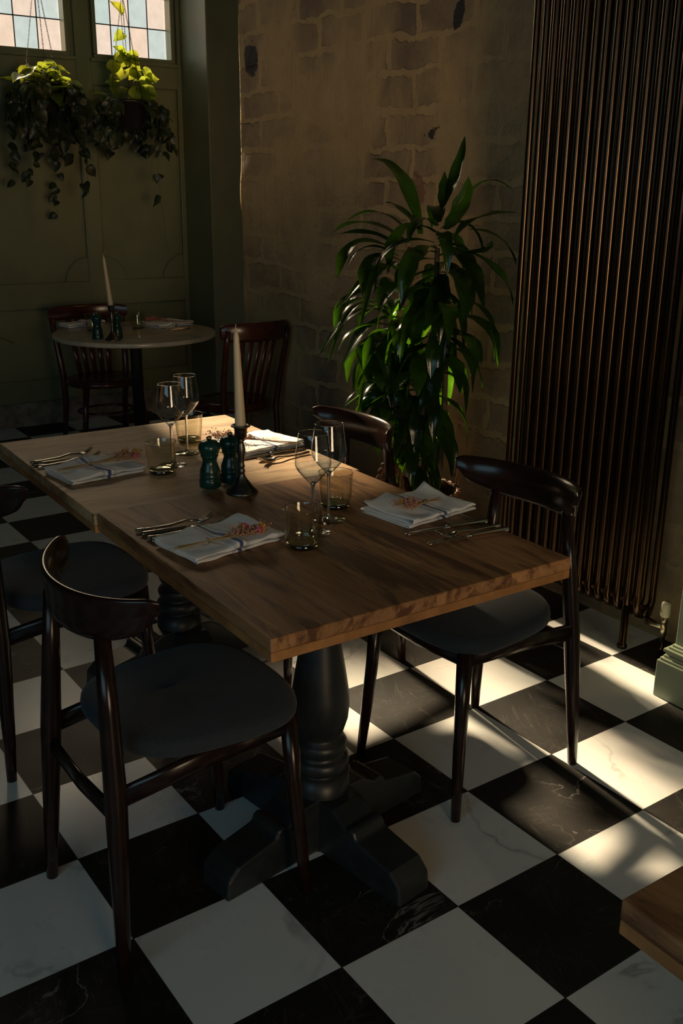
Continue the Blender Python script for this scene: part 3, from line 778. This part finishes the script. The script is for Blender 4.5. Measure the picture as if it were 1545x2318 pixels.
napkin((-4.66, .62, .7501), math.radians(100), .26, .12, 'folded white napkin at the left on the marble table, behind the tumbler', 6, 'napkins on the marble table')

# cutlery: local +y points from the handle end to the tip, origin in the middle
def fork(label, L=.212):
    o = MB()
    pts = [(0, -L/2, .0060), (0, -L/2+.004, .0062), (0, -L*.32, .0056), (0, -L*.05, .0070), (0, L*.12, .0130), (0, L*.20, .0120), (0, L*.27, .0080)]
    o.tube(pts, [.0036, .0066, .0058, .0038, .0034, .0060, .0118], 12, flat=[(1, .8), (1, .7), (1, .6), (1, .8), (1, .9), (1, .5), (1, .16)], upv=(0, 0, 1))
    for k in range(4):
        x = -.0090+.0060*k
        o.tube([(x, L*.26, .0080), (x, L*.34, .0072), (x*1.02, L*.43, .0135), (x*1.02, L*.5, .0250)], [.0023, .0021, .0018, .0009], 8)
    m = o.build('fork', M['metal']); return tag(m, label, 'fork')
def knife(label, L=.255):
    o = MB()
    o.tube([(0, -L/2, .0055), (0, -L/2+.005, .0057), (0, -L*.25, .0057), (0, -.01, .0055), (0, .002, .0055)], [.0045, .0080, .0072, .0060, .0050], 14, flat=(1, .75), upv=(0, 0, 1))
    o.tube([(0, .0, .0052), (.001, .012, .0046), (.0015, L*.25, .0040), (.001, L*.42, .0036), (-.003, L*.5, .0034)], [.005, .0095, .0108, .0098, .0015], 10, flat=(1, .13), upv=(0, 0, 1))
    m = o.build('knife', M['metal']); return tag(m, label, 'knife')
def spoon(label, L=.205):
    o = MB()
    o.tube([(0, -L/2, .0060), (0, -L/2+.004, .0062), (0, -L*.3, .0056), (0, 0, .0072), (0, L*.17, .0100), (0, L*.22, .0085)], [.003, .0052, .0045, .0028, .0026, .0040], 12, flat=(1, .7), upv=(0, 0, 1))
    P = []
    for i in range(13):
        v = i/12; y = L*.20+v*L*.30; wd = .0205*math.sin(PI*(v*.93+.04))**.7*(1-.12*v)
        P.append([(wd*uu, y, .0030+.0065*(abs(uu)**2*.8+(2*v-1)**2*.6)) for uu in [-1+k/4 for k in range(9)]])
    o.grid(P)
    m = o.build('spoon', M['metal'], solid=.0009); return tag(m, label, 'spoon')
CUT = {}
def put(kind, a, b, z, label, group, roll=0.0):
    fn = {'fork': fork, 'knife': knife, 'spoon': spoon}[kind]
    if kind not in CUT: CUT[kind] = o = fn(label)
    else:
        o = CUT[kind].copy(); C.objects.link(o); o['label'] = label
    LL = {'fork': .212, 'knife': .255, 'spoon': .205}[kind]/2; dd = Vector((b[0]-a[0], b[1]-a[1])).normalized()*LL
    mx, my = a[0]+dd.x, a[1]+dd.y
    o.location = (mx, my, z); o.rotation_euler = (0, 0, math.atan2(-(b[0]-a[0]), b[1]-a[1])); o['group'] = group
G1 = 'steel cutlery on the brown table'; G2 = 'steel cutlery on the pale table'
put('fork', (-.828, -.727), (-.803, -.522), .7602, 'outermost steel fork of the setting nearest the camera', G1)
put('knife', (-.797, -.726), (-.767, -.457), .7602, 'steel knife lying between two forks in the nearest setting', G1)
put('fork', (-.762, -.727), (-.749, -.504), .7602, 'steel fork beside the nearest napkin, its tines by the pink flower', G1)
put('knife', (-.738, -.727), (-.738, -.480), .7602, 'steel knife tucked against the near napkin, only its handle clear', G1)
put('fork', (-1.640, -.722), (-1.655, -.515), .7502, 'steel fork at the left end of the pale table, farther from the napkin', G2)
put('knife', (-1.612, -.722), (-1.612, -.480), .7502, 'steel knife at the left end of the pale table, between the forks', G2)
put('fork', (-1.580, -.722), (-1.590, -.500), .7502, 'steel fork at the left end of the pale table, right beside the napkin', G2)
put('knife', (-1.330, .100), (-1.322, -.097), .7502, 'steel knife lying along the napkin behind the candle holder', G2)
put('spoon', (-1.298, .095), (-1.275, -.100), .7502, 'steel spoon beside the napkin behind the candle holder', G2)
put('fork', (-1.268, .090), (-1.240, -.100), .7502, 'steel fork nearest the camera by the napkin behind the candle holder', G2)
put('knife', (-.395, .074), (-.437, -.190), .7602, 'steel knife right against the napkin with blush flowers', G1)
put('fork', (-.352, .080), (-.358, -.119), .7602, 'steel fork between two knives at the right table edge', G1)
put('knife', (-.318, .076), (-.350, -.185), .7602, 'steel knife farthest from the napkin with blush flowers', G1)
put('fork', (-4.19, 1.14), (-4.21, .955), .7502, 'steel fork on the marble table in front of the napkin', 'cutlery on the marble table')
put('knife', (-4.145, 1.12), (-4.165, .90), .7502, 'steel knife on the marble table near its right rim', 'cutlery on the marble table')

# small dried bouquets
def bouquet(loc, rz, label, seed, colors, L=.17, n=7, spread=.5, seeds=90, group='dried flower posies on the napkins', low=.6, lift=.006):
    rnd = random.Random(seed)
    t = thing('dried_posy', label, 'dried flowers', loc, rz, group)
    st = MB(); blooms = []; sd = MB()
    tips = []
    for k in range(n):
        a = (k/(n-1)-.5)*spread+rnd.uniform(-.06, .06)
        l = L*rnd.uniform(.66, 1.05)
        b0 = Vector((-L*.42+rnd.uniform(-.02, .01), -math.sin(a)*L*.25, lift-.003+rnd.uniform(0, .002)))
        tp = Vector((math.cos(a)*l*.58, math.sin(a)*l*.6, lift+rnd.uniform(.002, .012)))
        mid = Vector((-.012, rnd.uniform(-.002, .002), lift+rnd.uniform(0, .003)))
        st.tube(bez(b0, mid, tp, 7), .00085, 5); tips.append((mid, tp))
    def blob(mb, c, r, squ=.8, pet=0):
        if not pet:
            mb.lathe([(r*.3, -r*squ), (r*.85, -r*squ*.5), (r, 0), (r*.85, r*squ*.5), (r*.3, r*squ)], 7, tuple(c))
        else:
            for q in range(pet):
                d = Vector((rnd.gauss(0, 1), rnd.gauss(0, 1), rnd.gauss(.2, .8))).normalized(); e_ = c+d*r
                s1 = d.cross(Vector((.3, .2, .9))).normalized()*r*.28
                mb.add([tuple(c+d*r*.3), tuple(c+d*r*.8-s1), tuple(e_), tuple(c+d*r*.8+s1)], [(0, 1, 2, 3)], False)
                mb.add([tuple(c+d*r*.3), tuple(c+d*r*.8+s1.cross(d)), tuple(e_), tuple(c+d*r*.8-s1.cross(d))], [(0, 1, 2, 3)], False)
            mb.lathe([(r*.2, -r*.5), (r*.55, -r*.2), (r*.55, r*.25), (r*.2, r*.5)], 7, tuple(c))
    for k in range(len(tips)):
        mid, tp = tips[k]
        cn = colors[k % len(colors)]
        if cn in ('pink', 'yellow'):
            blooms.append((cn, MB())); blob(blooms[-1][1], tp+Vector((0, 0, .007)), rnd.uniform(.009, .0125), pet=34)
    for k in range(seeds):
        mid, tp = tips[rnd.randrange(len(tips))]
        f = rnd.uniform(low, 1.08)
        c_ = mid.lerp(tp, f)+Vector((rnd.gauss(0, .006), rnd.gauss(0, .006), abs(rnd.gauss(0, .008))))
        blob(sd, c_, rnd.uniform(.0012, .0027), .9)
        if rnd.random() < .4: st.tube([mid.lerp(tp, f-.12), c_], .0004, 4)
    st.build('stems', M['straw'] if 'yellow' in colors else M['twig'], t)
    tag(sd.build('seed_heads', M['blush'], t), kind='stuff')
    for c_, mb in blooms: tag(mb.build('bloom', M[c_], t), c_+' bloom')
    tw = MB(); tw.tube([(-.014, .0075*math.cos(a), lift+.0035+.0055*math.sin(a)) for a in [2*PI*k/12 for k in range(12)]], .0009, 5, closed=True)
    tw.tube(bez((-.014, -.006, lift), (-.006, -.022, lift+.001), (.010, -.030, lift-.002), 8), .0008, 5)
    tw.tube(bez((-.014, -.006, lift), (-.024, -.020, lift+.001), (-.036, -.014, lift-.002), 8), .0008, 5)
    tw.build('twine', M['twine'], t)
def posy(a, b, z, label, seed, colors, **kw):
    dx, dy = b[0]-a[0], b[1]-a[1]
    bouquet((a[0]+.42*dx, a[1]+.42*dy, z), math.atan2(dy, dx), label, seed, colors, math.hypot(dx, dy), **kw)
posy((-.600, -.725), (-.586, -.500), .785, 'dried posy with pink globes and yellow blooms on the nearest napkin', 11, ['pink', 'yellow', 'blush'], n=9, spread=.42, seeds=300)
posy((-1.432, -.690), (-1.444, -.450), .775, 'dried posy with peach and pink blooms on the left napkin', 12, ['pink', 'blush', 'blush', 'yellow'], n=9, spread=.45, seeds=300)
posy((-1.315, .060), (-1.530, -.135), .777, 'long brown dried sprigs on the sunlit napkin behind the candle', 13, ['blush'], n=8, spread=.5, seeds=300, low=.2)
posy((-.545, .030), (-.520, -.120), .788, 'blush pink seed-head posy on the right-hand napkin, stems towards the plant', 14, ['blush', 'yellow', 'blush', 'blush', 'blush', 'blush', 'blush', 'blush'], n=8, spread=.6, seeds=420, low=.55)
posy((-4.26, 1.17), (-4.46, .96), .777, 'pink dried posy on the marble table napkin', 15, ['pink', 'blush', 'blush'], n=8, spread=.4, seeds=130, low=.3)

# ================================================================ tall dracaena in a wicker basket
# key leaves in metres: root, middle, tip, blade width
KEY = [([-1.647,0.85,1.426],[-1.779,0.85,1.635],[-1.972,0.85,1.702],0.045),
       ([-1.523,0.85,1.51],[-1.514,0.9,1.635],[-1.527,0.95,1.778],0.035),
       ([-1.524,0.85,1.526],[-1.55,0.875,1.588],[-1.575,0.9,1.654],0.025),
       ([-1.494,0.85,1.448],[-1.387,0.825,1.529],[-1.332,0.8,1.634],0.05),
       ([-1.427,0.85,1.528],[-1.348,0.9,1.62],[-1.256,0.95,1.584],0.018),
       ([-1.443,0.85,1.419],[-1.357,0.875,1.491],[-1.184,0.9,1.516],0.045),
       ([-1.374,0.85,1.453],[-1.264,0.9,1.426],[-1.222,0.95,1.335],0.03),
       ([-1.416,0.85,1.373],[-1.298,0.85,1.38],[-1.249,0.85,1.42],0.03),
       ([-1.368,0.85,1.376],[-1.253,0.9,1.304],[-1.227,0.95,1.194],0.035),
       ([-1.515,0.85,1.384],[-1.337,0.825,1.332],[-1.217,0.8,1.18],0.045),
       ([-1.648,0.85,1.442],[-1.756,0.825,1.521],[-1.808,0.8,1.536],0.03),
       ([-1.729,0.85,1.439],[-1.897,0.825,1.501],[-2.059,0.8,1.462],0.02),
       ([-1.726,0.85,1.389],[-1.922,0.8,1.458],[-2.082,0.75,1.418],0.04),
       ([-1.781,0.85,1.37],[-1.858,0.775,1.419],[-1.979,0.7,1.415],0.035),
       ([-1.838,0.85,1.367],[-1.941,0.75,1.373],[-1.912,0.65,1.249],0.045),
       ([-1.779,0.85,1.336],[-1.885,0.775,1.366],[-1.916,0.7,1.289],0.03),
       ([-1.765,0.85,1.32],[-1.821,0.75,1.32],[-1.741,0.65,1.195],0.045),
       ([-1.746,0.85,1.218],[-1.672,0.725,1.247],[-1.575,0.6,1.164],0.045),
       ([-1.698,0.85,1.374],[-1.554,0.725,1.305],[-1.421,0.6,1.234],0.04),
       ([-1.773,0.85,1.199],[-1.902,0.725,1.176],[-1.862,0.6,1.057],0.045),
       ([-1.829,0.85,1.141],[-1.931,0.725,1.085],[-1.972,0.6,0.927],0.03),
       ([-1.828,0.85,1.123],[-1.915,0.735,1.121],[-1.936,0.62,0.894],0.025),
       ([-1.769,0.85,1.094],[-1.809,0.725,1.054],[-1.814,0.6,0.896],0.05),
       ([-1.767,0.85,1.059],[-1.82,0.735,0.972],[-1.619,0.62,0.855],0.05),
       ([-1.765,0.85,1.024],[-1.692,0.725,1.025],[-1.497,0.6,0.894],0.05),
       ([-1.764,0.85,0.988],[-1.717,0.725,0.934],[-1.537,0.6,0.853],0.05),
       ([-1.596,0.85,0.992],[-1.47,0.725,0.953],[-1.327,0.6,0.873],0.05),
       ([-1.698,0.85,0.817],[-1.742,0.725,0.823],[-1.781,0.6,0.758],0.035),
       ([-1.697,0.85,0.781],[-1.741,0.725,0.787],[-1.66,0.6,0.736],0.035),
       ([-1.697,0.85,0.799],[-1.653,0.725,0.767],[-1.519,0.6,0.737],0.04),
       ([-1.494,0.85,1.057],[-1.29,0.8,1.069],[-1.193,0.75,0.968],0.04),
       ([-1.469,0.85,1.06],[-1.32,0.85,1.062],[-1.271,0.85,0.979],0.025),
       ([-1.49,0.85,0.99],[-1.355,0.8,0.963],[-1.269,0.75,0.883],0.035),
       ([-1.529,0.85,0.757],[-1.418,0.8,0.766],[-1.28,0.75,0.697],0.03),
       ([-1.527,0.85,0.739],[-1.426,0.775,0.733],[-1.264,0.7,0.64],0.03),
       ([-1.536,0.85,1.318],[-1.301,0.775,1.274],[-1.219,0.7,1.133],0.05),
       ([-1.509,0.85,1.287],[-1.413,0.75,1.203],[-1.363,0.65,1.104],0.05),
       ([-1.611,0.85,1.246],[-1.499,0.75,1.163],[-1.436,0.65,1.047],0.05),
       ([-1.638,0.85,0.755],[-1.528,0.75,0.716],[-1.427,0.65,0.611],0.035),
       ([-1.581,0.85,0.729],[-1.432,0.75,0.683],[-1.271,0.65,0.596],0.03),
       ([-1.777,0.85,1.285],[-1.786,0.725,1.272],[-1.803,0.6,1.158],0.03),
       ([-1.762,0.85,1.269],[-1.717,0.715,1.294],[-1.657,0.58,1.09],0.04),
       ([-1.887,0.85,1.117],[-1.888,0.715,1.161],[-1.828,0.58,1.139],0.018),
       ([-1.843,0.85,0.755],[-1.893,0.725,0.779],[-1.856,0.6,0.596],0.01),]
def blade(mb, pts, w, up=(0, 0, 1), fold=.25, tw=0.0):
    # strap leaf: folded along its midrib, widest before the middle, drawn out to a point
    n = len(pts); rows = []
    for i, p in enumerate(pts):
        t_ = (pts[min(i+1, n-1)]-pts[max(i-1, 0)]).normalized()
        s_ = t_.cross(Vector(up))
        if s_.length < .05: s_ = t_.cross(Vector((0, 1, 0)))
        s_.normalize(); s_.rotate(Matrix.Rotation(tw*i/n, 3, t_)); nn = s_.cross(t_).normalized()
        f = i/(n-1)
        ww = w*.5*(.38+.62*math.sin(min(1, f/.42)*PI/2) if f < .42 else max(0.0, math.cos((f-.42)/.58*PI/2))**.8)
        ww = max(ww, .0006); e = 1+.10*math.sin(f*17+w*400)
        rows.append([p+s_*ww*q*(e if q < 0 else 1/e)+nn*(fold*ww*abs(q)**1.6+(.0007 if j % 2 else 0)+.10*ww*math.sin(f*11+q*2+w*300)*abs(q)) for j, q in enumerate((-1, -.8, -.6, -.4, -.2, 0, .2, .4, .6, .8, 1))])
    mb.grid(rows)
def dracaena():
    t = thing('dracaena_plant', 'tall dark-leaved dracaena standing between the wooden table and the stone wall', 'plant', (-1.62, .86, 0))
    O = Vector((-1.62, .86, 0)); rnd = random.Random(21)
    lf = [MB() for _ in range(4)]
    canes = [((0.02, 0, .30), (.06, .0, .9), (.09, -.02, 1.38)), ((-.05, .03, .30), (-.10, .02, .75), (-.15, -.05, 1.05)), ((.04, -.04, .30), (.0, -.06, .55), (-.06, -.08, .80)), ((.07, .03, .3), (.12, .02, .7), (.13, 0, 1.12))]
    for c in canes: MB().tube(bez(*c, 8), [.014-.0006*k for k in range(8)], 10).build('cane', M['cane'], t)
    for r, m_, tp, wd in KEY:
        r, m_, tp = Vector(r)-O, Vector(m_)-O, Vector(tp)-O
        blade(rnd.choice(lf), bez(r, m_, tp, 13), wd*1.6, tw=rnd.uniform(-.5, .5))
    # crowns: (centre, number of leaves, length range, height along which they leave the cane)
    for (cx_, cy_, cz_), n, L0, L1, hh in (((.09, -.02, 1.40), 28, .22, .36, .34), ((-.14, -.05, 1.08), 24, .22, .34, .24), ((-.07, -.08, .82), 20, .20, .30, .20), ((.13, 0, 1.14), 24, .24, .38, .30), ((.07, -.03, .86), 20, .2, .34, .26), ((0, -.03, .62), 16, .16, .26, .18)):
        for k in range(n):
            az = k*2.399+rnd.uniform(-.3, .3); f = k/n
            dx, dy = math.cos(az), math.sin(az)
            if dy > .2: dy *= .55
            L_ = rnd.uniform(L0, L1); el = lerp(1.05, -.45, f**.55)+rnd.uniform(-.2, .2)
            rt = Vector((cx_+dx*.012, cy_+dy*.012, cz_+hh*(.25-f)))
            p = [rt]; a = el; st = L_/12
            droop = rnd.uniform(.13, .23)*(1.1 if el > .3 else .9)
            for i in range(12):
                a = max(a-droop*(.35 if el > 1 else 1)*(.5+i/12), -1.45)
                p.append(p[-1]+Vector((dx*math.cos(a), dy*math.cos(a), math.sin(a)))*st)
            if max(q.y for q in p) > .36 or max(q.z for q in p) > cz_+.22: continue
            if min(q.z for q in p) < .60 and min(q.y for q in p) < -.10 and rnd.random() < .8: continue
            blade(rnd.choice(lf), p, rnd.uniform(.048, .072), tw=rnd.uniform(-.6, .6))
    for l in lf: tag(l.build('foliage', M['leaf'], t), kind='stuff')
    b = thing('wicker_basket', 'brown wicker basket with two looped handles holding the dracaena', 'basket', (-1.62, .86, 0))
    m = MB(); P = []
    for i in range(41):
        z = .33*i/40; a0 = .125+.045*math.sin(min(1, z/.30)*PI/2)
        P.append([((a0+.0045*math.sin(k*PI/2+(i % 4)*PI/2))*math.cos(2*PI*k/64), (a0+.0045*math.sin(k*PI/2+(i % 4)*PI/2))*math.sin(2*PI*k/64), z+.002) for k in range(65)])
    m.grid(P)
    m.lathe([(.001, .003), (.125, .003)], 32, caps=False)
    for o_ in (0, 1):
        m.tube([((.170+.006*math.sin(k*1.1+o_*PI))*math.cos(2*PI*k/80), (.170+.006*math.sin(k*1.1+o_*PI))*math.sin(2*PI*k/80), .333+.006*math.cos(k*1.1+o_*PI)) for k in range(80)], .006, 6, closed=True)
    m.build('woven_body', M['basket'], b)
    for sx in (-1, 1):
        h = MB()
        for o_ in range(3):
            pts = []
            for k in range(31):
                a = PI*k/30; ph = k*.8+o_*2.1
                base = Vector((.075*math.cos(a), sx*.165, .31+.145*math.sin(a)))
                pts.append(base+Vector((.0075*math.cos(ph)*math.cos(a), .0075*math.sin(ph), .0075*math.cos(ph)*math.sin(a))))
            h.tube(pts, .0062, 6)
        h.build('handle', M['basket'], b)
    b.rotation_euler = (0, 0, math.radians(8)); b.scale = (1, 1, 1.22)
    p = tag(MB().lathe([(.001, .01), (.11, .01), (.135, .29), (.140, .30), (.130, .30), (.127, .285), (.001, .285)], 40, caps=False).build('plant_pot', M['pot'], t), None)
dracaena()

# ================================================================ hanging pothos baskets in front of the windows
def heart(mb, c, tip, nrm, s):
    # heart-shaped leaf, c = leaf stalk joint, tip = direction to the point
    tip = tip.normalized(); nrm = (nrm-tip*nrm.dot(tip)).normalized(); sd = tip.cross(nrm)
    prof = [(0, .0), (-.10, .12), (-.12, .24), (-.05, .36), (.08, .44), (.24, .47), (.42, .44), (.60, .35), (.76, .22), (.90, .09), (1.04, 0)]
    vs = []
    for x, y in prof:
        for q in (-1, -.66, -.33, 0, .33, .66, 1):
            vs.append(tuple(c+tip*(x*s)+sd*(y*q*s)+nrm*(s*(.16*abs(q)**1.5*y*2-.24*x*x+.03*math.sin(9*x+3*q+s*80)))))
    fs = [(i*7+j, i*7+j+1, (i+1)*7+j+1, (i+1)*7+j) for i in range(len(prof)-1) for j in range(6)]
    mb.add(vs, fs)
def hanging(loc, label, seed, pot_r, lobes, vines, up, ctop=3.615, name='hanging_plant'):
    rnd = random.Random(seed)
    t = thing(name, label, 'plant', loc)
    MB().lathe([(.001, -.10), (pot_r*.60, -.10), (pot_r*.70, -.092), (pot_r*.97, .055), (pot_r*1.05, .057), (pot_r*1.05, .075), (pot_r*.98, .075), (pot_r*.95, .045), (.001, .045)], 32, caps=False).build('plant_pot', M['pot'], t)
    top = Vector((0, 0, ctop-loc[2])); ring = Vector((0, 0, 2.80-loc[2])) if not up else Vector((0, 0, 2.72-loc[2]))
    ch = MB()
    def chain(a, b):
        n = int((b-a).length/.0125); d = (b-a)/n; dn = d.normalized()
        s1 = dn.cross(Vector((1, .2, 0))).normalized(); s2 = dn.cross(s1)
        for k in range(n):
            c_ = a+d*(k+.5); s_ = s1 if k % 2 else s2
            ch.tube([c_+dn*(.0082*math.cos(q))+s_*(.0036*math.sin(q)) for q in [2*PI*j/8 for j in range(8)]], .0011, 4, closed=True)
    for k in range(3):
        a = 2*PI*k/3+.5; chain(Vector((pot_r*math.cos(a), pot_r*math.sin(a), .07)), ring)
    chain(ring, top)
    ch.tube([ring+Vector((0, .010*math.cos(q), .010*math.sin(q))) for q in [2*PI*j/12 for j in range(12)]], .0016, 5, closed=True)
    ch.build('chain', M['iron'], t)
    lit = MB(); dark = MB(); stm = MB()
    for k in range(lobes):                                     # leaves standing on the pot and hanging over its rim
        a = rnd.uniform(0, 2*PI); r = pot_r*rnd.uniform(.2, 1.75); z = rnd.uniform(.07, .23)-.07*(r/pot_r)
        c_ = Vector((r*math.cos(a)*.8, r*math.sin(a), z)); stm.tube(bez((r*.3*math.cos(a), r*.3*math.sin(a), .05), (r*.7*math.cos(a), r*.7*math.sin(a), z*.8+.03), c_, 5), .0016, 5)
        d = Vector((math.cos(a), math.sin(a)*1.1, rnd.uniform(-1.0, .5))); heart(lit, c_, d, Vector((rnd.uniform(-.2, .6), rnd.uniform(-.5, .5), 1)), rnd.uniform(.085, .125))
    for (a, L_, out) in vines:                                 # trailing stems
        p = Vector((pot_r*.9*math.cos(a), pot_r*.9*math.sin(a), .06)); pts = [p]
        v = Vector((math.cos(a), math.sin(a), .25))*out; n = max(6, int(L_/.035))
        for k in range(n):
            v = v.lerp(Vector((rnd.uniform(-.30, .30), rnd.uniform(-.45, .45), -1)), .30); pts.append(pts[-1]+v.normalized()*.035)
            if pts[-1].x+loc[0] < XW+.05: pts[-1].x = XW+.05-loc[0]
        stm.tube(pts, .0016, 5)
        for k in range(1, len(pts)):
            for _ in range(1):
                if rnd.random() < (.95 if L_ < .5 else .38):
                    d = Vector((rnd.uniform(-.5, .9), rnd.uniform(-1, 1), rnd.uniform(-1.6, -.1))); c_ = pts[k]+Vector((rnd.uniform(0, .03), rnd.uniform(-.03, .03), rnd.uniform(-.01, .01)))
                    heart(dark, c_, d, Vector((1, rnd.uniform(-.7, .7), .4)), rnd.uniform(.050, .082)*(1.1 if k < 8 else .9))
    for pts, n in up:                                          # shoots climbing the chains
        pts = bez(*pts, 12); stm.tube(pts, .0018, 5)
        for k in range(n):
            c_ = pts[min(11, int(12*k/n)+1)]+Vector((rnd.uniform(0, .02), rnd.uniform(-.02, .02), 0))
            heart(lit, c_, Vector((.1, rnd.uniform(-1, 1), rnd.uniform(-.7, .5))), Vector((1, rnd.uniform(-.5, .5), .5)), rnd.uniform(.07, .10))
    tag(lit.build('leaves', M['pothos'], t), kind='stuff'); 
    tag(dark.build('trailing_leaves', M['pothos_shaded'], t), kind='stuff')
    stm.build('stems', M['stem'], t)
rr = random.Random(8)
hanging((-4.95, .60, 2.10), 'hanging heart-leaf plant in a black pot before the left-hand window', 3, .112, 40,
        [(rr.uniform(.5, 5.8), rr.uniform(.18, .52), rr.uniform(.8, 2.0)) for _ in range(34)]+[(2.5, .85, 1.2), (.6, .72, .9), (5.1, .6, .9), (4.5, .66, 1.6)], [])
hanging((-4.95, 1.140, 2.03), 'hanging trailing plant in a black pot before the right-hand window', 5, .118, 9,
        [(rr.uniform(.9, 5.4), rr.uniform(.15, .36), rr.uniform(.6, 1.5)) for _ in range(24)]+[(1.2, .95, .5), (.3, .55, .8)],
        [(((0, -.03, .05), (.01, -.10, .16), (.02, -.085, .30)), 6), (((0, .02, .05), (.02, .06, .18), (.01, .05, .33)), 8), (((0, .05, .05), (.02, .12, .15), (.02, .10, .28)), 5), (((0, -.02, .2), (0, -.01, .40), (0, -.015, .62)), 4), (((0, 0, .3), (0, .02, .3), (0, .0, .34)), 3)])
